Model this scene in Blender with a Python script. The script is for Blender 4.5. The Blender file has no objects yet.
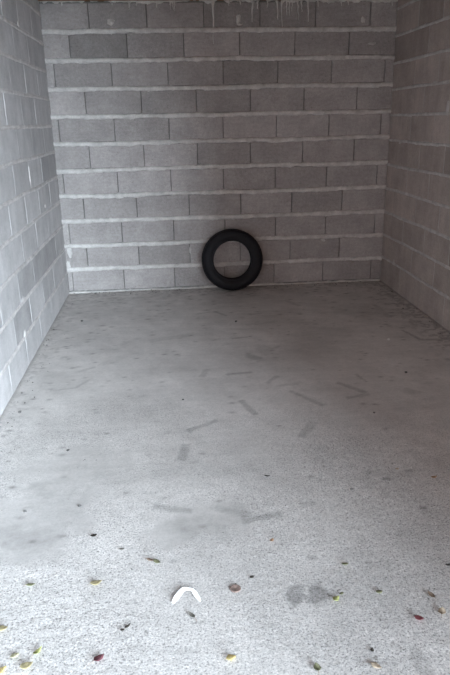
import bpy, bmesh, math, random
import numpy as np
from mathutils import Vector, Matrix, Euler

scene = bpy.context.scene
C = scene.collection
rng = random.Random(11)

# ------------------------------------------------------------------ camera
CAM = np.array([1.036, -6.172, 1.610])
YAW, PITCH, ROLL, FPX = 0.08336, 0.33517, -0.02063, 626.0
def cam_axes():
    cy, sy, cp, sp = math.cos(YAW), math.sin(YAW), math.cos(PITCH), math.sin(PITCH)
    fwd = np.array([sy*cp, cy*cp, -sp]); right = np.array([cy, -sy, 0.0]); up = np.cross(right, fwd)
    c, s = math.cos(ROLL), math.sin(ROLL)
    return c*right + s*up, -s*right + c*up, fwd
AX_R, AX_U, AX_F = cam_axes()
cam_data = bpy.data.cameras.new('camera')
cam_data.sensor_fit = 'VERTICAL'; cam_data.sensor_height = 36.0
cam_data.lens = FPX/675.0*36.0; cam_data.clip_start = 0.02
cam = bpy.data.objects.new('camera', cam_data); C.objects.link(cam)
m = Matrix.Identity(4)
for i in range(3):
    m[i][0], m[i][1], m[i][2], m[i][3] = AX_R[i], AX_U[i], -AX_F[i], CAM[i]
cam.matrix_world = m
scene.camera = cam

def pix(u, v, axis, val):
    """Where the sight line through pixel (u, v) meets the plane axis = val."""
    d = (u-225.0)/FPX*AX_R - (v-337.5)/FPX*AX_U + AX_F
    t = (val-CAM[axis])/d[axis]
    return CAM + t*d
def on_floor(u, v): return pix(u, v, 2, 0.0)
def on_back(u, v): return pix(u, v, 1, 0.0)

# ------------------------------------------------------------------ sky, sun, exposure
world = bpy.data.worlds.new('sky'); scene.world = world
world.use_nodes = True
wn = world.node_tree; wn.nodes.clear()
w_out = wn.nodes.new('ShaderNodeOutputWorld'); w_bg = wn.nodes.new('ShaderNodeBackground')
# hazy sky: pale warm horizon, thinner and bluer overhead, the same all round
w_tc = wn.nodes.new('ShaderNodeTexCoord'); w_sep = wn.nodes.new('ShaderNodeSeparateXYZ'); w_ramp = wn.nodes.new('ShaderNodeValToRGB')
wn.links.new(w_tc.outputs['Generated'], w_sep.inputs[0]); wn.links.new(w_sep.outputs['Z'], w_ramp.inputs[0])
cr = w_ramp.color_ramp
cr.elements[0].position = 0.0; cr.elements[0].color = (1.0, 0.74, 0.68, 1)
cr.elements[1].position = 1.0; cr.elements[1].color = (0.10, 0.14, 0.20, 1)
e = cr.elements.new(0.28); e.color = (0.60, 0.50, 0.48, 1)
e = cr.elements.new(0.60); e.color = (0.16, 0.19, 0.24, 1)
wn.links.new(w_ramp.outputs[0], w_bg.inputs[0]); wn.links.new(w_bg.outputs[0], w_out.inputs[0])
w_bg.inputs[1].default_value = 1.0

sun_data = bpy.data.lights.new('sun', 'SUN'); sun_data.energy = 10.6
sun_data.angle = math.radians(45); sun_data.color = (0.74, 0.88, 1.0)
sun = bpy.data.objects.new('sun', sun_data); C.objects.link(sun)
SUN_FROM = Vector((0.56, -0.83, 0.13))          # behind the viewer, to the right, through thin cloud
sun.rotation_euler = SUN_FROM.to_track_quat('Z', 'Y').to_euler()
sun.location = (6, -12, 8)

vs = scene.view_settings
vs.view_transform = 'Standard'; vs.look = 'None'; vs.gamma = 1.0; vs.use_curve_mapping = False
vs.exposure = 1.44

# ------------------------------------------------------------------ room measures (metres)
W = 3.182            # clear width
DEPTH = 6.30         # back wall (y = 0) to the open front (y = -DEPTH)
H = 2.603            # ceiling height
PB = 0.2367          # course height, back wall
PL, L0 = 0.2280, -0.010
PR, R0 = 0.2270, 0.028

# ------------------------------------------------------------------ helpers
def link(o, parent=None):
    C.objects.link(o)
    if parent is not None: o.parent = parent
    return o
def mesh_obj(name, me, mat, parent=None):
    o = bpy.data.objects.new(name, me)
    if mat is not None and not me.materials: me.materials.append(mat)
    return link(o, parent)
def from_data(name, vs_, fs, smooth=False):
    me = bpy.data.meshes.new(name); me.from_pydata(vs_, [], fs); me.update()
    if smooth:
        for p in me.polygons: p.use_smooth = True
    return me
def fix_normals(me):
    bm = bmesh.new(); bm.from_mesh(me); bmesh.ops.recalc_face_normals(bm, faces=bm.faces); bm.to_mesh(me); bm.free()
def box_data(x0, x1, y0, y1, z0, z1):
    v = [(x0,y0,z0),(x1,y0,z0),(x1,y1,z0),(x0,y1,z0),(x0,y0,z1),(x1,y0,z1),(x1,y1,z1),(x0,y1,z1)]
    f = [(0,3,2,1),(4,5,6,7),(0,1,5,4),(1,2,6,5),(2,3,7,6),(3,0,4,7)]
    return v, f
def tag(o, label, cat, group=None, kind=None):
    o['label'] = label; o['category'] = cat
    if group: o['group'] = group
    if kind: o['kind'] = kind
    return o
def structure(o, label=None):
    o['kind'] = 'structure'
    if label: o['label'] = label
    return o

# smooth value noise in numpy (for displacement and stains)
class VNoise:
    def __init__(self, seed): self.t = np.random.RandomState(seed).rand(256, 256)
    def __call__(self, x, y):
        x = np.asarray(x, float); y = np.asarray(y, float)
        xi = np.floor(x).astype(int); yi = np.floor(y).astype(int)
        fx = x-xi; fy = y-yi; fx = fx*fx*(3-2*fx); fy = fy*fy*(3-2*fy)
        g = lambda a, b: self.t[a % 256, b % 256]
        return (g(xi,yi)*(1-fx)+g(xi+1,yi)*fx)*(1-fy)+(g(xi,yi+1)*(1-fx)+g(xi+1,yi+1)*fx)*fy
def fbm(n, x, y, o=4):
    s = 0.0; a = 0.5; tot = 0.0
    for i in range(o):
        s = s+a*n(x*2**i+17*i, y*2**i+31*i); tot += a; a *= 0.5
    return s/tot
def sstep(a, b, x):
    t = np.clip((x-a)/(b-a), 0, 1); return t*t*(3-2*t)

# ------------------------------------------------------------------ materials
class NT:
    def __init__(self, name):
        self.mat = bpy.data.materials.new(name); self.mat.use_nodes = True
        self.t = self.mat.node_tree; self.t.nodes.clear()
        self.out = self.n('ShaderNodeOutputMaterial'); self.b = self.n('ShaderNodeBsdfPrincipled')
        self.l(self.b.outputs[0], self.out.inputs[0])
        self.b.inputs['Roughness'].default_value = 0.9
        self.b.inputs['Specular IOR Level'].default_value = 0.25
    def n(self, t, **k):
        nd = self.t.nodes.new(t)
        for a, b in k.items(): setattr(nd, a, b)
        return nd
    def l(self, a, b): self.t.links.new(a, b)
    def val(self, s, v):
        if hasattr(v, 'is_linked') or hasattr(v, 'links'): self.l(v, s)
        else: s.default_value = v
    def coord(self, kind='Object', scale=(1,1,1)):
        c = self.n('ShaderNodeTexCoord'); mp = self.n('ShaderNodeMapping')
        mp.inputs['Scale'].default_value = scale
        self.l(c.outputs[kind], mp.inputs[0]); return mp.outputs[0]
    def world_pos(self, scale=(1,1,1)):
        g = self.n('ShaderNodeNewGeometry'); mp = self.n('ShaderNodeMapping')
        mp.inputs['Scale'].default_value = scale
        self.l(g.outputs['Position'], mp.inputs[0]); return mp.outputs[0]
    def noise(self, vec, scale, detail=4, rough=0.55):
        t = self.n('ShaderNodeTexNoise'); t.inputs['Scale'].default_value = scale
        t.inputs['Detail'].default_value = detail; t.inputs['Roughness'].default_value = rough
        self.l(vec, t.inputs['Vector']); return t.outputs['Fac']
    def rng(self, v, a, b, c=0.0, d=1.0):
        r = self.n('ShaderNodeMapRange'); self.val(r.inputs[0], v)
        for i, x in zip((1,2,3,4), (a,b,c,d)): self.val(r.inputs[i], x)
        return r.outputs[0]
    def math(self, op, a, b=0.0):
        r = self.n('ShaderNodeMath', operation=op); self.val(r.inputs[0], a); self.val(r.inputs[1], b); return r.outputs[0]
    def mix(self, f, a, b, mode='MIX'):
        r = self.n('ShaderNodeMix', data_type='RGBA', blend_type=mode)
        self.val(r.inputs[0], f); self.val(r.inputs[6], a); self.val(r.inputs[7], b); return r.outputs[2]
    def attr(self, name):
        a = self.n('ShaderNodeAttribute', attribute_name=name); return a.outputs['Fac']
    def bump(self, h, strength, dist):
        b = self.n('ShaderNodeBump'); b.inputs['Strength'].default_value = strength; b.inputs['Distance'].default_value = dist
        self.l(h, b.inputs['Height']); self.l(b.outputs[0], self.b.inputs['Normal'])
    def color(self, c): self.val(self.b.inputs['Base Color'], c)

def g(v, r=1.0, b=1.0): return (v*r, v, v*b, 1.0)

def block_material(name, base, tint_r, tint_b, vertical=0.0, tex=0.75):
    m = NT(name)
    p = m.world_pos()
    info = m.n('ShaderNodeObjectInfo')
    per = m.n('ShaderNodeSeparateColor'); m.l(info.outputs['Color'], per.inputs[0]); per = per.outputs[0]
    cloud = m.math('MULTIPLY', m.rng(m.noise(p, 5.0, 4), 0.3, 0.7, 0.86, 1.12), m.rng(m.noise(m.world_pos((9, 9, 40)), 1.0, 4, 0.65), 0.3, 0.7, 1-.09*tex, 1+.09*tex))
    grain = m.rng(m.noise(p, 160.0, 3, 0.7), 0.3, 0.7, 0.84, 1.14)
    mid = m.rng(m.noise(p, 38.0, 4, 0.7), 0.32, 0.68, 1-.17*tex, 1+.15*tex)
    pit = m.rng(m.noise(p, 55.0, 2, 0.5), 0.30, 0.37, 1-.28*tex, 1.0)
    f = m.math('MULTIPLY', m.math('MULTIPLY', m.math('MULTIPLY', per, cloud), grain), m.math('MULTIPLY', mid, pit))
    if vertical:
        pv = m.world_pos((14, 14, 1.6))
        f = m.math('MULTIPLY', f, m.rng(m.noise(pv, 1.0, 2), 0.3, 0.7, 1-vertical, 1+vertical))
    wv = m.n('ShaderNodeCombineColor')
    for i, k in enumerate((tint_r, 1.0, tint_b)): m.l(m.math('MULTIPLY', f, base*k), wv.inputs[i])
    m.color(wv.outputs[0])
    h = m.math('ADD', m.noise(p, 120, 4, 0.7), m.math('MULTIPLY', m.noise(p, 14, 2), 0.6))
    m.bump(h, 0.55, 0.006)
    return m.mat
def mortar_material(name, base, tint_r=1.02, tint_b=0.96):
    m = NT(name)
    p = m.world_pos()
    f = m.math('MULTIPLY', m.rng(m.noise(p, 11, 5, 0.65), 0.3, 0.7, 0.72, 1.14), m.rng(m.noise(p, 130, 3, 0.7), 0.3, 0.7, 0.86, 1.12))
    wv = m.n('ShaderNodeCombineColor')
    for i, k in enumerate((tint_r, 1.0, tint_b)): m.l(m.math('MULTIPLY', f, base*k), wv.inputs[i])
    m.color(wv.outputs[0])
    m.bump(m.noise(p, 90, 5, 0.75), 0.7, 0.008)
    return m.mat
MAT = {}
MAT['block_back'] = block_material('grey_block', 0.36, 1.065, 0.975)
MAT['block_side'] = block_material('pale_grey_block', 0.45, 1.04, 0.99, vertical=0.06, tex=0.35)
MAT['block_right'] = block_material('shade_brown_block', 0.37, 1.18, 0.91, vertical=0.06, tex=0.45)  # side block darkened and warmed: right wall's shade and warm bounce painted in
MAT['soffit'] = mortar_material('warm_bounce_soffit', 0.16, 1.85, 0.6)  # colour picked so warm, dim bounce light falls on the wall tops
MAT['mortar'] = mortar_material('pale_mortar', 0.60, 1.03, 0.97)
MAT['mortar_side'] = mortar_material('side_mortar', 0.56, 1.06, 0.97)
MAT['joint_side'] = mortar_material('side_joint', 0.50, 1.07, 0.96)
MAT['joint'] = mortar_material('joint_back', 0.20)
MAT['concrete'] = mortar_material('slab_concrete', 0.30, 1.05, 0.95)

def floor_material():
    m = NT('worn_concrete')
    p = m.world_pos()
    rough = m.attr('coarse'); stain = m.attr('stain'); tone = m.attr('tone'); dirt = m.attr('dirt')
    cloud = m.math('MULTIPLY', m.rng(m.noise(p, 2.2, 5, 0.6), 0.3, 0.7, 0.87, 1.11), m.rng(m.noise(p, 9, 5, 0.7), 0.3, 0.7, 0.91, 1.07))
    streak = m.rng(m.noise(m.world_pos((3, 16, 1)), 1.0, 4, 0.6), 0.3, 0.7, 0.95, 1.05)
    fine = m.rng(m.noise(p, 60, 4, 0.7), 0.3, 0.7, 0.92, 1.08)
    f = m.math('MULTIPLY', m.math('MULTIPLY', cloud, streak), m.math('MULTIPLY', fine, tone))
    # exposed grit in the worn zone: small dark pits and pale grains
    grit = m.noise(p, 130, 3, 0.7)
    pits = m.rng(grit, 0.36, 0.46, 0.42, 1.0)
    grains = m.rng(grit, 0.54, 0.66, 1.0, 1.36)
    gf = m.math('MULTIPLY', pits, grains)
    big = m.rng(m.noise(p, 70, 2, 0.5), 0.34, 0.42, 0.72, 1.0)
    gf = m.math('MULTIPLY', gf, big)
    gf = m.math('ADD', 1.0, m.math('MULTIPLY', m.math('SUBTRACT', gf, 1.0), rough))
    f = m.math('MULTIPLY', f, gf)
    f = m.math('MULTIPLY', f, m.math('SUBTRACT', 1.0, m.math('MULTIPLY', stain, 0.38)))
    wv = m.n('ShaderNodeCombineColor')
    for i, k in enumerate((1.05, 1.0, 0.96)): m.l(m.math('MULTIPLY', f, 0.57*k), wv.inputs[i])
    col = m.mix(m.math('MULTIPLY', dirt, 0.75), wv.outputs[0], (0.085, 0.075, 0.07, 1))
    m.color(col)
    m.val(m.b.inputs['Roughness'], m.rng(rough, 0, 1, 0.62, 0.9))
    h = m.math('ADD', m.math('MULTIPLY', m.noise(p, 30, 4, 0.6), 0.25),
               m.math('MULTIPLY', m.noise(p, 210, 3, 0.65), m.rng(rough, 0, 1, 0.12, 1.0)))
    m.bump(h, 0.5, 0.005)
    return m.mat
MAT['floor'] = floor_material()

def simple(name, col, rough=0.8, var=0.15, scale=60, spec=0.3, bump=0.0):
    m = NT(name); p = m.coord('Object')
    f = m.rng(m.noise(p, scale, 3), 0.3, 0.7, 1-var, 1+var)
    wv = m.n('ShaderNodeCombineColor')
    for i in range(3): m.l(m.math('MULTIPLY', f, col[i]), wv.inputs[i])
    m.color(wv.outputs[0]); m.b.inputs['Roughness'].default_value = rough
    m.b.inputs['Specular IOR Level'].default_value = spec
    if bump: m.bump(m.noise(p, scale*2, 3), bump, 0.003)
    return m.mat
MAT['rubber'] = simple('black_rubber', (0.007, 0.007, 0.010), 0.6, 0.25, 25, 0.25)
MAT['rubber_inner'] = simple('black_rubber_lining', (0.010, 0.010, 0.012), 0.7, 0.2, 25, 0.3)

# ------------------------------------------------------------------ concrete block shapes (shared meshes)
def block_mesh(name, length, height, depth, seed, jit=0.0025):
    """Block whose face lies at local y = 0 (towards -y), centred on x and z; chipped, slightly uneven arrises."""
    r = random.Random(seed)
    nx, nz = 6, 3
    hx, hz = length/2, height/2
    ring = []
    for i in range(nx): ring.append((-hx+length*i/nx, -hz))
    for i in range(nz): ring.append((hx, -hz+height*i/nz))
    for i in range(nx): ring.append((hx-length*i/nx, hz))
    for i in range(nz): ring.append((-hx, hz-height*i/nz))
    n = len(ring)
    ch = 0.0015
    v = []
    for (x, z) in ring:                                    # face edge, drawn in by a chipped chamfer
        c = ch + (r.random()**3)*0.004
        v.append((x-math.copysign(min(c, abs(x)), x) if abs(abs(x)-hx) < 1e-6 else x + r.uniform(-.006, .006),
                  r.uniform(-.0012, .0012),
                  z-math.copysign(min(c, abs(z)), z) if abs(abs(z)-hz) < 1e-6 else z))
    for (x, z) in ring:
        v.append((x+r.uniform(-jit, 0)*math.copysign(1, x), 0.005+r.random()*.002, z+r.uniform(-jit, 0)*math.copysign(1, z)))
    for (x, z) in ring: v.append((x, depth, z))
    f = [tuple(range(n))]
    for a in (0, n):
        for i in range(n):
            j = (i+1) % n; f.append((a+i, a+n+i, a+n+j, a+j))
    me = from_data(name, v, f); fix_normals(me); return me

# ------------------------------------------------------------------ back wall
v, f = box_data(-0.2, W+0.2, 0.020, 0.22, -0.05, H+0.12)
wall_back = structure(mesh_obj('wall_back', from_data('wall_back', v, f), MAT['joint']),
                      'back wall of grey concrete blocks with thick pale mortar beds')
BH = 0.204           # block face height on the back wall
back_pool = {}
# blocks that are plainly darker or paler than the rest: (course from the floor, x in metres, tone)
TONES = [(9, .48, .70), (8, .33, .86), (8, 1.83, .80), (10, .66, .84), (10, 1.68, .78), (10, 2.18, .80), (10, 1.17, .95), (7, .57, .88), (7, 1.08, .86), (7, 1.58, .88),
         (6, .33, .90), (6, 1.83, 1.10), (6, 1.3, 1.06), (5, .57, 1.05), (5, 1.07, 1.10), (4, .8, 1.08), (3, .96, .92), (3, 1.98, 1.06), (1, .96, .84), (1, .45, 1.0), (0, .8, 1.05), (2, .3, .92), (0, 1.3, .93)]
def back_block(x0, x1, z, i):
    """One block of the back wall, from x0 to x1, centre height z."""
    ln = round(x1-x0, 3)
    key = (ln, rng.randrange(5))
    if key not in back_pool:
        me = block_mesh('block', ln, BH, 0.03, hash(key) % 9999); me.materials.append(MAT['block_back']); back_pool[key] = me
    o = bpy.data.objects.new('block', back_pool[key]); link(o, wall_back)
    o.location = ((x0+x1)/2, rng.uniform(-.002, .003), z)
    tone = rng.uniform(.88, 1.08)
    for (k, x, t) in TONES:
        if k == int(z/PB) and x0 < x < x1: tone = t
    o.color = (tone, tone, tone, 1)
    o.rotation_euler = (rng.uniform(-.004, .004), rng.uniform(-.002, .002), rng.uniform(-.003, .003))
# head joint nearest the left corner in each course, from the floor up; the joints repeat every 0.505 m
FIRST = [0.048, 0.210, 0.060, 0.220, 0.055, 0.318, 0.062, 0.322, 0.072, 0.226, 0.412]
for k in range(11):
    z = (k+0.5)*PB
    if k == 0: z = 0.5*PB+0.004
    xs = [0.0]
    x = FIRST[k]
    while x < W-0.04:
        xs.append(x); x += 0.5045
    xs.append(W)
    for i in range(len(xs)-1):
        gapl = 0.0025 if i else 0.0; gapr = 0.0025 if i < len(xs)-2 else 0.0
        if xs[i+1]-xs[i] > 0.03:
            back_block(xs[i]+gapl, xs[i+1]-gapr, z, i)

NB = VNoise(5)
def bed_strip(name, mat, parent, length, zc, half, proud, seed, place, gaps=(), drop=0.007, seg=0.012, ragged=0.009):
    """A squeezed-out mortar bed: a ragged strip standing proud of the block faces. place(s, out, z) -> world point."""
    n = max(8, int(length/seg)); s = np.linspace(0, length, n+1)
    lo = half + ragged*2*(fbm(NB, s*9+seed*7.1, s*0+seed, 4)-0.45) + drop*np.maximum(0, fbm(NB, s*22+seed*3, s*0+seed+9, 3)-0.5)*2
    hi = half + ragged*1.2*(fbm(NB, s*11+seed*5.3, s*0+seed+40, 4)-0.5)
    pr = proud*(0.45+1.1*fbm(NB, s*7+seed*2.7, s*0+seed+70, 4))
    for a, b in gaps:
        k = sstep(a-.04, a+.01, s)*(1-sstep(b-.01, b+.04, s))
        pr = pr*(1-k) - 0.006*k
    lo = lo+0.010*np.maximum(0, fbm(NB, s*40+seed*1.9, s*0+seed+55, 2)-0.62)*2; hi = hi+0.010*np.maximum(0, fbm(NB, s*34+seed*2.3, s*0+seed+66, 2)-0.6)*2
    wob = 0.007*(fbm(NB, s*2.0+seed, s*0+seed+100, 2)-0.5)*2
    verts = []; faces = []
    prof = [(-1.0, -0.10, 1), (-0.92, 0.55, 0), (-0.35, 1.0, 0), (0.35, 0.92, 0), (0.85, 0.5, 0), (1.0, -0.10, 1)]
    for i in range(n+1):
        for q, (t, o, base) in enumerate(prof):
            h = lo[i] if t < 0 else hi[i]
            e = 0.006*(NB(s[i]*60+q*13, seed+q*7.7)-0.5)
            out = (pr[i]*o + e) if not base else -0.012
            verts.append(place(s[i], out, zc+wob[i]+t*h))
    k = len(prof)
    for i in range(n):
        for q in range(k-1):
            faces.append((i*k+q, (i+1)*k+q, (i+1)*k+q+1, i*k+q+1))
    me = from_data(name, [tuple(map(float, p)) for p in verts], faces, True); fix_normals(me)
    return mesh_obj(name, me, mat, parent)
def place_back(s, out, z): return (s, -out, z)
gaps_back = {1: [(2.13, 2.22), (2.52, 2.86)], 2: [(2.62, 2.85)], 9: [(2.72, 3.05)]}
for k in range(1, 11):
    zc = k*PB
    bed_strip('mortar_bed', MAT['mortar'], wall_back, W, zc, 0.0205, 0.012, k, place_back, gaps_back.get(k, ()))
bed_strip('mortar_bed', MAT['mortar'], wall_back, W, 0.004, 0.012, 0.012, 55, place_back)
bed_strip('mortar_bed', MAT['mortar'], wall_back, W, H+0.010, 0.014, 0.010, 77, place_back, ragged=0.014, drop=0.03)

# ------------------------------------------------------------------ side walls
def side_wall(name, x_face, sgn, pitch, z0, offs, mat_block, mat_mortar, label, bed_half, proud, fill, gap):
    """sgn = +1: the wall lies at x > x_face; blocks face -sgn."""
    a, b = (x_face+sgn*fill, x_face+sgn*0.2)
    v, f = box_data(min(a,b), max(a,b), -DEPTH, 0.02, -0.05, H+0.12)
    wall = structure(mesh_obj(name, from_data(name, v, f), MAT['joint_side']), label)
    pool = {}
    bh = pitch-2*bed_half+0.004
    top = int(math.ceil((H-z0)/pitch))
    for k in range(top):
        zl = z0+k*pitch if k else 0.0
        zh = min(z0+(k+1)*pitch, H+0.03)
        zc = z0+(k+0.5)*pitch
        h = bh
        if k == 0: h = (zh-bed_half)-0.0; zc = h/2
        if k == top-1 and zc+bh/2 > H+0.05:
            h = max(0.06, H+0.03-(zl+bed_half)); zc = zl+bed_half+h/2
        ys = [0.0]; y = offs[k % 2]
        while y < DEPTH-0.05: ys.append(y); y += 0.503
        ys.append(DEPTH)
        for i in range(len(ys)-1):
            y0, y1 = ys[i]+(gap if i else 0), ys[i+1]-(gap if i < len(ys)-2 else 0)
            ln = round(y1-y0, 3); key = (ln, round(h, 3), rng.randrange(5))
            if key not in pool:
                me = block_mesh('block', ln, h, 0.03, hash(key) % 9999, 0.002); me.materials.append(mat_block); pool[key] = me
            o = bpy.data.objects.new('block', pool[key]); link(o, wall)
            o.location = (x_face+sgn*rng.uniform(-.0008, .0012), -(y0+y1)/2, zc)
            tone = rng.uniform(.92, 1.07) if rng.random() > .12 else .80
            if sgn < 0 and k == 5 and y0 < .4 < y1: tone = .76
            o.color = (tone, tone, tone, 1)
            o.rotation_euler = (0, 0, (-math.pi/2 if sgn > 0 else math.pi/2)+rng.uniform(-.003, .003))
    def place(s, out, z): return (x_face-sgn*out, -s, z)
    for k in range(1, top):
        bed_strip('mortar_bed', mat_mortar, wall, DEPTH, z0+k*pitch, bed_half, proud, k+(200 if sgn > 0 else 400), place,
                  seg=0.02, ragged=0.005, drop=0.004)
    return wall
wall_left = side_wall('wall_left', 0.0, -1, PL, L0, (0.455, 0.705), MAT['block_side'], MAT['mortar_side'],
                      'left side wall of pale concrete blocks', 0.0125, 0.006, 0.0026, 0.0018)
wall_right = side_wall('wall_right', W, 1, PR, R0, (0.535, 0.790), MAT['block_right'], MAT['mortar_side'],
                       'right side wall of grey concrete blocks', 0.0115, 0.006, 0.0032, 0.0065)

# ------------------------------------------------------------------ ceiling, lintel, piers, drive: guessed, shaped and coloured for the light
v, f = box_data(-0.2, W+0.2, -DEPTH, 0.22, H, H+0.16)
structure(mesh_obj('ceiling', from_data('ceiling', v, f), MAT['soffit']), 'ceiling coloured dark reddish brown to warm and dim the upper walls')
v, f = box_data(-0.2, W+0.2, -DEPTH-0.2, -DEPTH, 2.38, H+0.16)
structure(mesh_obj('wall_front', from_data('wall_front', v, f), MAT['concrete']), 'added concrete lintel, out of view, trimming light on the upper walls')  # guessed lintel out of view, height set to cut light reaching high up
for x0, x1 in ((-0.2, 0.10), (W-0.27, W+0.2)):  # added piers out of view; the wide right one shades the front floor
    v, f = box_data(x0, x1, -DEPTH-0.2, -DEPTH, -0.05, 2.38)
    mesh_obj('shade_pier', from_data('shade_pier', v, f), MAT['concrete'], bpy.data.objects['wall_front'])
v, f = box_data(-9, 12, -16, -DEPTH-0.25, -0.3, -0.012)
structure(mesh_obj('ground', from_data('ground', v, f), simple('warm_bounce_drive', (0.48, 0.37, 0.28), 0.9, 0.12, 3)), 'unseen drive in front of the garage, coloured warm to bounce light inside')  # drive colour warmed and raised to bounce light onto the ceiling

# ------------------------------------------------------------------ floor with stains, dirt and a coarse worn zone
def build_floor():
    st = 0.0105
    xs = np.linspace(-0.05, W+0.05, int((W+0.1)/st)+1)
    ys = np.linspace(-DEPTH-0.25, 0.03, int((DEPTH+0.28)/st)+1)
    X, Y = np.meshgrid(xs, ys)
    n1, n2, n3 = VNoise(21), VNoise(22), VNoise(23)
    # coarse worn grit towards the open front, ragged edge
    edge = -2.95 + 1.0*(fbm(n1, X*1.1, Y*1.1, 4)-0.5)*1.6 - 0.25*(X-1.6)*0
    coarse = sstep(0.45, -0.75, Y-edge)
    coarse *= 0.55+0.7*fbm(n2, X*3, Y*3, 3)
    def blob(u, v, ru, rv, soft=0.6, seed=0, amp=0.5):
        """Irregular patch around floor pixel (u, v); ru, rv radii in metres along x, y."""
        c = on_floor(u, v)
        d = np.sqrt(((X-c[0])/ru)**2+((Y-c[1])/rv)**2) + amp*(fbm(n3, X*14+seed*3.3, Y*14+seed*1.7, 3)-0.5)*2
        return 1-sstep(1-soft, 1+soft*0.3, d)
    tone = np.ones_like(X); stain = np.zeros_like(X); dirt = np.zeros_like(X)
    # smooth trowelled patches that survived in the worn zone
    for (u, v, a, b, s) in ((38, 512, .30, .30, 1), (10, 545, .25, .16, 2), (205, 520, .22, .14, 3), (75, 470, .30, .25, 4), (170, 533, .12, .10, 5)):
        k = blob(u, v, a, b, 0.5, s); coarse *= 1-0.85*k; tone *= 1-0.20*k
    coarse = np.clip(coarse, 0, 1)
    tone *= 1-0.09*coarse  # worn zone darkened in colour to hold down the bright front light
    # grubby, darker far end
    far = sstep(-1.9, -0.1, Y)*(0.35+0.9*fbm(n1, X*2.1+5, Y*3.1, 4))
    tone *= 1-0.05*np.clip(far, 0, 1)
    # strip shaped marks left on the slab: (from pixel, to pixel, width in metres, strength)
    marks = [((227,374.5),(252,372),.035,.75),((202,377),(206.5,369.5),.045,.6),((241,400.5),(256,415),.042,.8),((188,430.5),(217,420.5),.04,.7),
             ((181.5,460),(186,444),.055,.75),((153,507),(193,511.5),.045,.7),((243,521),(282,513.5),.042,.8),((216,508),(250,515),.045,.5),
             ((267,383),(278,376),.035,.6),((277,386),(298,384),.035,.45),((290,391),(323,405.5),.035,.65),((337,382.5),(366,393),.045,.8),
             ((347,398),(370,394),.04,.65),((355,374),(367,382),.02,.7),((301,437),(313,422),.055,.6),((216,312),(227,316),.03,.8),
             ((197,314),(210,312),.03,.5),((232,338.5),(247,337),.03,.8),((265,350.5),(280,346),.03,.6),((50,391),(75,388),.02,.55),((75,388),(92,378),.02,.55),
             ((78,372),(95,367),.035,.5),((150,341),(190,335),.09,.3),((246,325),(275,322),.05,.4),((285,300),(300,306),.05,.5),((250,315),(262,313),.03,.6),
             ((402,330),(421,340),.03,.9),((421,340),(452,339),.04,.9),((300,505),(318,502),.05,.4),((120,345),(140,338),.05,.3),((375,305),(390,318),.06,.4)]
    for i, (a, b, w, s) in enumerate(marks):
        A = on_floor(*a)[:2]; B = on_floor(*b)[:2]
        d = B-A; L = np.hypot(*d); d = d/L
        t = (X-A[0])*d[0]+(Y-A[1])*d[1]; q = (X-A[0])*(-d[1])+(Y-A[1])*d[0]
        wig = 0.014*(fbm(n3, X*25+i, Y*25, 3)-0.5)
        e = np.maximum(np.abs(t-L/2)-L/2, np.abs(q)-w*0.42)+wig
        k = (1-sstep(-0.006, 0.009, e))*(0.6+0.6*fbm(n2, X*40, Y*40+i, 2))
        stain = np.maximum(stain, s*k)
    for (u, v, a, b, s, q) in ((254,357,.075,.09,1,.75),(292,597,.038,.065,2,1.1),(317,594,.048,.065,3,1.0),(421,664,.022,.06,4,.55),(262,350,.10,.12,5,.35),
                               (300,352,.20,.20,6,.18),(320,335,.35,.25,7,.2),(355,310,.30,.20,8,.35),(58,320,.05,.25,9,.25),(165,470,.10,.09,10,.22),(250,470,.16,.10,11,.18),
                               (410,500,.2,.35,12,.15),(38,655,.03,.03,13,.2),(120,300,.4,.12,14,.2),(410,392,.05,.07,15,.35),(20,375,.06,.2,16,.25)):
        stain = np.maximum(stain, q*blob(u, v, a, b, 0.25 if s in (2, 3, 4) else 0.55, s, 0.75))
    # speckled dirt, mostly along the walls
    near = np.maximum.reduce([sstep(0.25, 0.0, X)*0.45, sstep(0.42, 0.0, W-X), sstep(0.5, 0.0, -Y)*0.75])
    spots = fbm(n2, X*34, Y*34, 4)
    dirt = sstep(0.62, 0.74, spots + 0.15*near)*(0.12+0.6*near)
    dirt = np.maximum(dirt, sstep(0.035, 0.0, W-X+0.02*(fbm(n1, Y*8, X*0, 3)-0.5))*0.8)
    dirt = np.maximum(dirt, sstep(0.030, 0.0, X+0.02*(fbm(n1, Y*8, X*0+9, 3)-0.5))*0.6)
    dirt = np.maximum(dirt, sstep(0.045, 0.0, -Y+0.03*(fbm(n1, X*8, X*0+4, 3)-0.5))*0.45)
    pr = random.Random(77)
    for _ in range(620):                                   # scattered specks of grime, mostly at the far end
        y = -pr.random()**1.7*4.2; x = pr.uniform(0.02, W-.02)
        if pr.random() < .35: x = pr.choice((abs(pr.gauss(0, .18)), W-abs(pr.gauss(0, .25))))
        s = pr.uniform(.006, .014)*(1 if y < -1.2 else 1.3); k = pr.uniform(.3, 1.0)
        i0, i1 = np.searchsorted(ys, (y-.06, y+.06)); j0, j1 = np.searchsorted(xs, (x-.06, x+.06))
        if i1 > i0 and j1 > j0:
            sub = k*np.exp(-(((X[i0:i1, j0:j1]-x)/(s*1.6))**2+((Y[i0:i1, j0:j1]-y)/s)**2))
            dirt[i0:i1, j0:j1] = np.maximum(dirt[i0:i1, j0:j1], sub)
    rnd = np.random.RandomState(3).rand(*X.shape)
    dirt = np.clip(dirt*(0.7+0.3*rnd), 0, 1)
    Z = 0.004*(fbm(n1, X*1.7, Y*1.7, 3)-0.5) + 0.0022*coarse*(rnd-0.5)
    ny, nx = X.shape
    verts = np.stack([X, Y, Z], -1).reshape(-1, 3)
    idx = np.arange(nx*ny).reshape(ny, nx)
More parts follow.
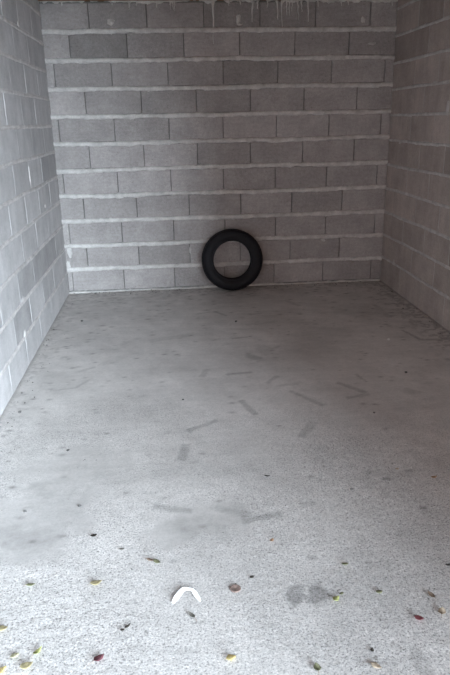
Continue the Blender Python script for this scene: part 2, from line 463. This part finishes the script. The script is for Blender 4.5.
    quads = np.stack([idx[:-1,:-1], idx[:-1,1:], idx[1:,1:], idx[1:,:-1]], -1).reshape(-1, 4)
    me = bpy.data.meshes.new('floor')
    me.vertices.add(len(verts)); me.vertices.foreach_set('co', verts.ravel())
    me.loops.add(quads.size); me.loops.foreach_set('vertex_index', quads.ravel().astype(np.int32))
    me.polygons.add(len(quads)); me.polygons.foreach_set('loop_start', (np.arange(len(quads))*4).astype(np.int32))
    me.polygons.foreach_set('use_smooth', np.ones(len(quads), bool))
    me.update(calc_edges=True)
    for nm, arr in (('coarse', coarse), ('stain', stain), ('tone', tone), ('dirt', dirt)):
        a = me.attributes.new(nm, 'FLOAT', 'POINT'); a.data.foreach_set('value', arr.ravel().astype(np.float32))
    return structure(mesh_obj('floor', me, MAT['floor']), 'worn concrete garage floor with dark strip marks')
build_floor()

# ------------------------------------------------------------------ tyre leaning on the back wall
def lathe(name, prof, n, mat, parent, closed=False):
    """Turn (radius, y) pairs about the y axis."""
    verts = []; faces = []; k = len(prof)
    for i in range(n):
        a = 2*math.pi*i/n
        for (r, y) in prof: verts.append((r*math.cos(a), y, r*math.sin(a)))
    for i in range(n):
        j = (i+1) % n
        for q in range(k if closed else k-1):
            p = (q+1) % k
            faces.append((i*k+q, j*k+q, j*k+p, i*k+p))
    me = from_data(name, verts, faces, True); fix_normals(me)
    return mesh_obj(name, me, mat, parent)
def build_tyre():
    root = bpy.data.objects.new('tyre', None); link(root)
    tag(root, 'black car tyre without a rim leaning against the block wall', 'tyre')
    RO, RI, HW = 0.300, 0.185, 0.070           # outer radius, bead radius, half width
    lathe('carcass', [(RO-0.010, -HW*.80), (RO-0.008, -HW*.4), (RO-0.007, 0), (RO-0.008, HW*.4), (RO-0.010, HW*.80)], 96, MAT['rubber'], root)
    for s in (-1, 1):
        side = lathe('sidewall', [(RO-0.009, s*HW*.80), (RO-0.016, s*HW*.93), (RO-0.034, s*HW*1.02), (RO-0.055, s*HW*1.07), (RO-0.075, s*HW*1.04),
                           (RI+0.026, s*HW*.97), (RI+0.016, s*HW*.93)], 96, MAT['rubber'], root)
        lathe('bead', [(RI+0.017, s*HW*.93), (RI+0.009, s*HW*.97), (RI+0.002, s*HW*.93), (RI, s*HW*.85), (RI+0.003, s*HW*.72), (RI+0.012, s*HW*.70)], 96, MAT['rubber'], root)
        for rr in (RO-0.030, RI+0.030):        # moulded rings on the sidewall
            yb = s*HW*(1.015 if rr > 0.24 else 0.985)
            lathe('rib', [(rr-0.003, yb-s*.002), (rr-0.0015, yb+s*.0025), (rr+0.0015, yb+s*.0025), (rr+0.003, yb-s*.002)], 96, MAT['rubber'], side)
    lathe('lining', [(RI+0.010, -HW*.70), (RI+0.035, -HW*.88), (RI+0.065, -HW*.92), (RO-0.026, -HW*.75), (RO-0.020, 0),
                     (RO-0.026, HW*.75), (RI+0.065, HW*.92), (RI+0.035, HW*.88), (RI+0.010, HW*.70)], 96, MAT['rubber_inner'], root)
    # tread blocks: five rows round the crown
    n = 56; rows = [(-0.057, .017, .5), (-0.031, .022, 0.0), (0.0, .025, .25), (0.031, .022, .5), (0.057, .017, 0.0)]
    for ri, (yc, w, ph) in enumerate(rows):
        dth = 2*math.pi/n; edge = ri in (0, 4)
        r0 = RO-0.012; r1 = RO-(0.005 if edge else 0.0)
        me = None
        a0, a1 = -dth*.40, dth*.40
        vv = []
        for r in (r0, r1):
            for (a, y, sk) in ((a0, -w/2, -1), (a1, -w/2, -1), (a1, w/2, 1), (a0, w/2, 1)):
                aa = a + sk*dth*.14; rr = r - (0.004 if (edge and r == r1 and math.copysign(1, yc) == sk) else 0)
                vv.append((rr*math.cos(aa), yc+y, rr*math.sin(aa)))
        me = from_data('tread_block', vv, [(0,1,2,3),(4,7,6,5),(0,4,5,1),(1,5,6,2),(2,6,7,3),(3,7,4,0)]); fix_normals(me)
        me.materials.append(MAT['rubber'])
        for i in range(n):
            o = bpy.data.objects.new('tread_block', me); link(o, root); o.rotation_euler = (0, -(i+ph)*dth, 0)
    tilt = math.radians(8.0)
    # top of the back shoulder touches the wall, the tread rests on the floor
    cz = RO*math.cos(tilt)+HW*.80*math.sin(tilt)-0.002
    top_back_y = RO*math.sin(tilt)+HW*1.0*math.cos(tilt)
    c = pix(232.0, 260.3, 1, -0.11)
    root.location = (c[0], -top_back_y-0.010, cz)
    root.rotation_euler = (-tilt, 0, math.radians(-2.0))
build_tyre()

# ------------------------------------------------------------------ mortar drips and smears on the back wall
def drip(u, v0, v1, wpx):
    """A run of slurry down the wall face from pixel row v0 to v1, tapering and wavering."""
    a = on_back(u, v0); b = on_back(u+rng.uniform(-1, 1), v1)
    n = 7; w = wpx*0.0098; verts = []; faces = []
    for i in range(n+1):
        t = i/n; c = a+(b-a)*t
        hw = w*0.5*(1-0.65*t)*(0.8+0.4*rng.random())*(1.7 if i == 0 else 1)
        x = c[0]+rng.uniform(-.004, .004)
        d = 0.010*(1-0.4*t)
        for (q, y) in ((-1, 0.002), (-0.6, -d*0.8), (0, -d), (0.6, -d*0.8), (1, 0.002)):
            verts.append((float(x+q*hw), float(y-0.002), float(c[2])))
    for i in range(n):
        for q in range(4): faces.append((i*5+q, i*5+q+1, (i+1)*5+q+1, (i+1)*5+q))
    me = from_data('mortar_drip', verts, faces, True); fix_normals(me)
    return mesh_obj('mortar_drip', me, MAT['mortar'], wall_back)
for (u, v1, w) in ((213.3, 44, 2.2), (252.7, 22, 2), (257.8, 9, 2), (277, 20, 1.8), (282, 34, 1.5), (286.7, 15, 1.6), (289.6, 16, 1.5), (292.7, 12, 1.6),
                   (297.8, 21, 1.6), (301.5, 12, 1.5), (308.5, 22, 1.8), (129, 10, 2), (136.7, 6, 2), (147.8, 5, 2), (156.7, 8, 2.2), (170, 10, 1.6), (172.7, 10, 1.5),
                   (175, 11, 1.6), (341, 6, 1.8), (348, 5, 1.8), (392, 6, 2), (229, 6, 2.2), (240, 5, 2), (268, 8, 1.6), (318, 7, 1.6), (112, 5, 2), (62, 6, 2)):
    drip(u, 0.5, v1, w)
def smear(place, ru, rv, seed, thick=0.007):
    """A flat splat of mortar; place(a, out, b) -> world point from local coordinates in metres."""
    r = random.Random(seed); n = 12; verts = [place(0, thick, 0)]; faces = []
    for k, (s, t) in enumerate(((0.62, thick*0.9), (1.0, -0.004))):
        for i in range(n):
            a = 2*math.pi*i/n; q = s*(0.75+0.5*r.random())
            verts.append(place(ru*q*math.cos(a), t, rv*q*math.sin(a)))
    for i in range(n):
        j = (i+1) % n
        faces.append((0, 1+i, 1+j)); faces.append((1+i, 1+n+i, 1+n+j, 1+j))
    me = from_data('mortar_smear', [tuple(map(float, p)) for p in verts], faces, True); fix_normals(me)
    return me
def smear_back(u, v, ru, rv, seed):
    c = on_back(u, v)
    mesh_obj('mortar_smear', smear(lambda a, o, b: (c[0]+a, -o, c[2]+b), ru, rv, seed), MAT['mortar'], wall_back)
for i, (u, v, ru, rv) in enumerate(((111, 22, .036, .028), (238.3, 19, .022, .042), (363.5, 19.5, .026, .03), (372, 43.5, .045, .018), (190.3, 250, .010, .038),
                                    (69.5, 252, .030, .07), (68.5, 266, .026, .06), (119, 197, .05, .02), (309, 190, .03, .014), (323, 240, .03, .02), (240, 24, .03, .012))):
    smear_back(u, v, ru, rv, 300+i)
for i, (u, v, ru, rv) in enumerate(((448, 108, .035, .07), (435, 82, .03, .012), (394, 261, .02, .025), (400, 143, .03, .012))):
    c = pix(u, v, 0, W)
    mesh_obj('mortar_smear', smear(lambda a, o, b: (W-o, c[1]+a, c[2]+b), ru, rv, 340+i), MAT['mortar_side'], wall_right)
for i, (u, v, ru, rv) in enumerate(((20, 161, .05, .018), (29.5, 176, .012, .09), (18, 24, .03, .03), (23, 300, .05, .03), (25, 334, .05, .03), (45, 206, .03, .02))):
    c = pix(u, v, 0, 0.0)
    mesh_obj('mortar_smear', smear(lambda a, o, b: (o, c[1]+a, c[2]+b), ru, rv, 360+i), MAT['mortar_side'], wall_left)

# ------------------------------------------------------------------ litter on the floor
LEAF_MATS = {}
def leaf_mat(name, col):
    if name not in LEAF_MATS: LEAF_MATS[name] = simple(name+'_leaf', col, 0.7, 0.35, 90, 0.3)
    return LEAF_MATS[name]
COL = {'yellow': (0.55, 0.44, 0.20), 'pale_yellow': (0.52, 0.50, 0.33), 'olive': (0.20, 0.20, 0.12), 'lime': (0.38, 0.39, 0.16), 'red': (0.28, 0.09, 0.10),
       'tan': (0.45, 0.36, 0.27), 'brown': (0.22, 0.16, 0.12), 'dark': (0.075, 0.065, 0.055), 'purple': (0.15, 0.06, 0.07), 'ochre': (0.36, 0.31, 0.18),
       'rust': (0.38, 0.24, 0.15), 'grey': (0.16, 0.15, 0.13)}
def leaf(u, v, length, width, ang, col, label, curl=0.25, stem=0.35, seed=0):
    r = random.Random(1000+seed); c = on_floor(u, v); n = 8
    verts = []; faces = []
    for i in range(n+1):
        t = i/n; x = (t-0.5)*length
        w = width*0.5*(math.sin(math.pi*min(1, t**0.8*1.0))**0.8 if 0 < t < 1 else 0.02)*(0.85+0.3*r.random())
        bend = curl*length*(2*t-1)**2*0.5
        wob = r.uniform(-.08, .08)*width
        verts += [(x, -w+wob*.3, bend+curl*w*0.9+0.0012), (x, wob*.2, bend+0.0012), (x, w+wob*.3, bend+curl*w*1.1+0.0012)]
    for i in range(n):
        for q in range(2): faces.append((i*3+q, (i+1)*3+q, (i+1)*3+q+1, i*3+q+1))
    me = from_data('dry_leaf', verts, faces, True)
    o = mesh_obj('dry_leaf', me, leaf_mat(col, COL[col]))
    sol = o.modifiers.new('thickness', 'SOLIDIFY'); sol.thickness = 0.0008; sol.offset = 1
    o.location = (c[0], c[1], 0.0022); o.rotation_euler = (r.uniform(-.08, .08), r.uniform(-.08, .08), ang)
    tag(o, label, 'leaf', 'dry leaves on the floor')
    if stem:
        L = stem*length; sv = []; sf = []
        for i in range(4):
            t = i/3; x = -0.5*length-t*L+0.001; z = curl*length*.5*(1-t)+0.0015; y = 0.15*L*t*t
            for a in range(4): sv.append((x, y+0.0009*math.cos(a*math.pi/2), z+0.0009*math.sin(a*math.pi/2)))
        for i in range(3):
            for a in range(4): sf.append((i*4+a, i*4+(a+1) % 4, (i+1)*4+(a+1) % 4, (i+1)*4+a))
        mesh_obj('stem', from_data('stem', sv, sf, True), leaf_mat('brown', COL['brown']), o)
    return o
LEAVES = [
 (231, 659, .034, .024, 0.3, 'yellow', 'bright yellow oval leaf lying below the round rusty disc', .25, .2),
 (317, 669, .034, .024, 1.6, 'olive', 'olive green leaf with a pale edge on the coarse concrete', .35, .3),
 (336, 600, .034, .022, 0.7, 'lime', 'yellow-green leaf beside the grey damp-looking stain', .35, .3),
 (341.5, 594.5, .018, .012, 0.4, 'olive', 'tiny dark green leaf scrap touching the yellow-green leaf by the grey stain', .3, 0),
 (419, 620, .032, .022, -0.4, 'red', 'crumpled dark red leaf on the coarse concrete', .45, .3),
 (442, 613, .036, .026, 1.1, 'tan', 'pale tan curled leaf next to the dark red leaf', .45, .3),
 (431, 596, .036, .020, 1.9, 'brown', 'narrow brown leaf behind the dark red leaf', .3, .3),
 (345, 565, .030, .015, 0.1, 'olive', 'slim dark olive leaf behind the grey stain', .25, .2),
 (191.5, 616, .038, .014, 2.2, 'grey', 'slender grey-brown leaf just below the bent white strip', .3, .4),
 (128, 627, .028, .010, 0.8, 'dark', 'thin dark leaf curled up left of the bent white strip', .3, .3),
 (122.5, 631, .016, .011, 0.1, 'dark', 'dark leaf crumb next to the thin dark curled leaf', .3, 0),
 (157, 563, .034, .020, -0.6, 'olive', 'brownish green leaf paired with a brown one beyond the white strip', .35, .3),
 (150, 561, .030, .014, -0.4, 'brown', 'brown leaf lying against a brownish green leaf beyond the white strip', .35, .5),
 (96.5, 584.5, .046, .022, 0.2, 'ochre', 'golden brown crumpled leaf on pale concrete', .5, .2),
 (99, 660, .040, .024, 0.7, 'purple', 'dark purple-brown leaf with a long stem', .4, .6),
 (38, 653, .040, .016, 1.0, 'lime', 'yellow-green folded leaf on bright concrete', .5, .3),
 (27, 668, .042, .026, 0.4, 'ochre', 'curled ochre leaf close to the yellow-green folded leaf', .6, .2),
 (15, 657, .030, .022, 0.6, 'pale_yellow', 'faded pale yellow leaf beside the yellow-green folded leaf', .3, .2),
 (3, 630, .034, .024, 0.1, 'ochre', 'ochre leaf alone on bright concrete near the left wall', .4, .2),
 (2, 672, .036, .026, 0.9, 'yellow', 'deep yellow leaf near the curled ochre leaf', .35, .2),
 (31, 586, .036, .015, 0.1, 'olive', 'small olive leaf on the edge of the smooth grey patch', .4, .3),
 (94, 537, .030, .018, 0.3, 'dark', 'dark shrivelled leaf at the edge of the smooth grey patch', .5, .2),
 (267, 477, .030, .013, -0.1, 'dark', 'small black leaf in the middle of the floor', .4, .2),
 (434, 478.5, .032, .020, 0.2, 'rust', 'orange-tan leaf near the right wall', .45, .2),
 (397, 470, .024, .014, 0.5, 'tan', 'small tan leaf scrap near the orange-tan leaf', .4, 0),
 (272, 541, .022, .016, 0.9, 'rust', 'small rusty brown leaf scrap beyond the round rusty disc', .3, 0),
 (376, 667, .036, .022, -0.7, 'tan', 'flat tan leaf beside the dark grey blotch', .2, .2),
 (252, 578, .020, .014, 0.5, 'dark', 'dark leaf crumb beyond the round rusty disc', .3, 0),
 (448, 566, .026, .012, 0.2, 'dark', 'thin dark leaf on the coarse concrete near the right wall', .4, .2),
 (372, 651, .020, .012, 1.2, 'dark', 'dark leaf scrap behind the flat tan leaf', .3, 0),
 (122, 550, .026, .010, 0.1, 'grey', 'thin grey leaf between the golden brown leaf and the brownish green one', .3, .2),
 (379, 593, .026, .016, 0.1, 'olive', 'dull green leaf scrap between the yellow-green and the brown leaf', .3, 0),
]
for i, a in enumerate(LEAVES):
    u, v, L, w, ang, col, lab, curl, stem = a
    leaf(u, v, L, w, ang, col, lab, curl, stem, i)

# bent white strip lying on its face
def white_strip():
    pts = [(173, 604, .7), (176, 600, 1.25), (180, 594.6, 1.2), (183, 591.2, .95), (187.5, 590.6, .45), (192, 591.4, .7), (195.2, 595, 1.15), (197.8, 599, .95), (200.3, 602, .5)]
    P = [on_floor(u, v) for u, v, _ in pts]; n = len(P); verts = []; faces = []
    for i in range(n):
        a = P[max(0, i-1)]; b = P[min(n-1, i+1)]; d = (b-a)[:2]; d = d/np.hypot(*d); nrm = np.array([-d[1], d[0]])
        w = 0.0075*pts[i][2]; lift = 0.0035+0.002*math.sin(math.pi*i/(n-1))
        for s, z in ((-1, 0), (1, 0), (1, .0018), (-1, .0018)):
            q = P[i][:2]+nrm*w*s; verts.append((float(q[0]), float(q[1]), lift+z+(0.004 if s > 0 and 0 < i < n-1 else 0)))
    for i in range(n-1):
        for q in range(4): faces.append((i*4+q, (i+1)*4+q, (i+1)*4+(q+1) % 4, i*4+(q+1) % 4))
    faces += [(0, 1, 2, 3), (n*4-4, n*4-1, n*4-2, n*4-3)]
    me = from_data('white_strip', verts, faces); fix_normals(me)
    o = mesh_obj('white_strip', me, simple('white_plastic', (0.88, 0.88, 0.88), 0.5, 0.04, 60))
    tag(o, 'bent white plastic strip shaped like an arch on the concrete', 'strip')
white_strip()

def rusty_disc():
    c = on_floor(235.5, 589.5); n = 28; R = 0.019
    prof = [(0.0, 0.0030), (0.4, 0.0028), (0.55, 0.0044), (0.72, 0.0036), (0.86, 0.0052), (1.0, 0.0050), (1.03, 0.0012), (0.95, 0.0002)]
    verts = [(0, 0, prof[0][1])]; faces = []
    for (r, z) in prof[1:]:
        for i in range(n):
            a = 2*math.pi*i/n; k = 1+(0.035 if (i % 2 and r > 0.8) else 0)
            verts.append((R*r*k*math.cos(a), R*r*k*math.sin(a), z))
    for i in range(n): faces.append((0, 1+i, 1+(i+1) % n))
    for q in range(len(prof)-2):
        for i in range(n):
            j = (i+1) % n; faces.append((1+q*n+i, 1+(q+1)*n+i, 1+(q+1)*n+j, 1+q*n+j))
    me = from_data('rusty_disc', verts, faces, True); fix_normals(me)
    o = mesh_obj('rusty_disc', me, simple('rust_brown', (0.20, 0.145, 0.125), 0.8, 0.4, 120))
    o.location = (c[0], c[1], 0.0015)
    tag(o, 'small round rusty brown disc lying flat on the concrete', 'disc')
rusty_disc()

def stone_mesh(seed, flat=0.6):
    bm = bmesh.new(); bmesh.ops.create_icosphere(bm, subdivisions=1, radius=1.0)
    r = random.Random(seed)
    for v_ in bm.verts:
        k = r.uniform(.7, 1.15); v_.co = Vector((v_.co.x*k, v_.co.y*k*.85, v_.co.z*k*flat))
    me = bpy.data.meshes.new('pebble'); bm.to_mesh(me); bm.free(); return me
PEBBLES = [(406, 373, .016, 'dark', 'small dark pebble on the smooth floor near the right wall'),
           (388.5, 340, .017, 'white', 'small white plaster chip near the right rear corner'),
           (82, 321.5, .020, 'dark', 'dark pebble near the left rear corner'),
           (20, 412.5, .014, 'dark', 'dark crumb of mortar beside the foot of the left wall'),
           (22, 393.5, .011, 'grey', 'grey crumb of mortar beside the foot of the left wall'),
           (430, 317, .022, 'tan', 'pale stone chip lying against the foot of the right wall'),
           (236, 322, .018, 'dark', 'dark pebble on the floor in front of the tyre'),
           (183, 400, .010, 'dark', 'tiny dark pebble among the strip marks'),
           (68, 451, .014, 'dark', 'dark crumb above the smooth grey patch'),
           (374, 413, .011, 'grey', 'tiny grey pebble near the strip marks on the shaded side'),
           (352, 490, .013, 'grey', 'small grey pebble on the shaded coarse concrete'),
           (25, 512, .012, 'dark', 'dark pebble on the smooth grey patch'),
           (80, 506.5, .012, 'dark', 'dark pebble at the rim of the smooth grey patch')]
peb_mats = {'dark': simple('dark_stone', (0.10, 0.095, 0.09), .9, .3), 'grey': simple('grey_stone', (0.17, 0.16, 0.15), .9, .3),
            'white': simple('white_plaster', (0.85, 0.84, 0.82), .8, .05), 'tan': simple('tan_stone', (0.50, 0.45, 0.40), .9, .2)}
for i, (u, v, s, m_, lab) in enumerate(PEBBLES):
    nm = 'plaster_chip' if m_ == 'white' else 'pebble'
    c = on_floor(u, v); o = mesh_obj(nm, stone_mesh(50+i), peb_mats[m_])
    s *= 0.8; o.scale = (s, s, s); o.location = (min(c[0], W-.03), c[1], s*0.42); o.rotation_euler = (0, 0, i*1.3)
    tag(o, lab, 'chip' if m_ == 'white' else 'pebble', 'loose pebbles on the floor' if m_ != 'white' else None)

# loose grit: swept up against the walls and strewn over the worn front
def grit(name, n, pick, mat, label, smin, smax, seed):
    r = random.Random(seed); base = stone_mesh(7)
    bv = [v_.co.copy() for v_ in base.vertices]; bf = [tuple(p.vertices) for p in base.polygons]
    low = bmesh.new(); bmesh.ops.create_icosphere(low, subdivisions=1, radius=1); low.free()
    verts = []; faces = []
    oct_v = [(1,0,0),(0,1,0),(-1,0,0),(0,-1,0),(0,0,.7),(0,0,-.5)]; oct_f = [(0,1,4),(1,2,4),(2,3,4),(3,0,4),(1,0,5),(2,1,5),(3,2,5),(0,3,5)]
    for _ in range(n):
        x, y = pick(r); s = smin+(smax-smin)*r.random()**3; a = r.random()*6.28; k0 = len(verts)
        for (px, py, pz) in oct_v:
            q = s*r.uniform(.75, 1.2); verts.append((x+q*(px*math.cos(a)-py*math.sin(a)*.8), y+q*(px*math.sin(a)+py*math.cos(a)*.8), pz*q+s*.3))
        faces += [tuple(k0+i for i in f_) for f_ in oct_f]
    o = mesh_obj(name, from_data(name, verts, faces), mat)
    tag(o, label, 'grit', kind='stuff'); return o
def along_walls(r):
    k = r.random(); d = 0.012+abs(r.gauss(0, .07))
    if k < .35: return (W-d, -r.random()**1.2*4.5)
    if k < .65: return (d, -r.random()*4.0)
    x = r.uniform(.05, W-.05)
    return (x if not 1.2 < x < 2.05 else x-1.0, -d)
def over_front(r): return (r.uniform(.05, W-.05), -3.0-r.random()**.7*3.0)
grit('grit', 420, along_walls, peb_mats['dark'], 'dark loose grit swept against the feet of the walls', .002, .010, 5)
grit('grit', 700, over_front, peb_mats['grey'], 'grey loose grit strewn over the worn front of the floor', .0012, .0055, 6)
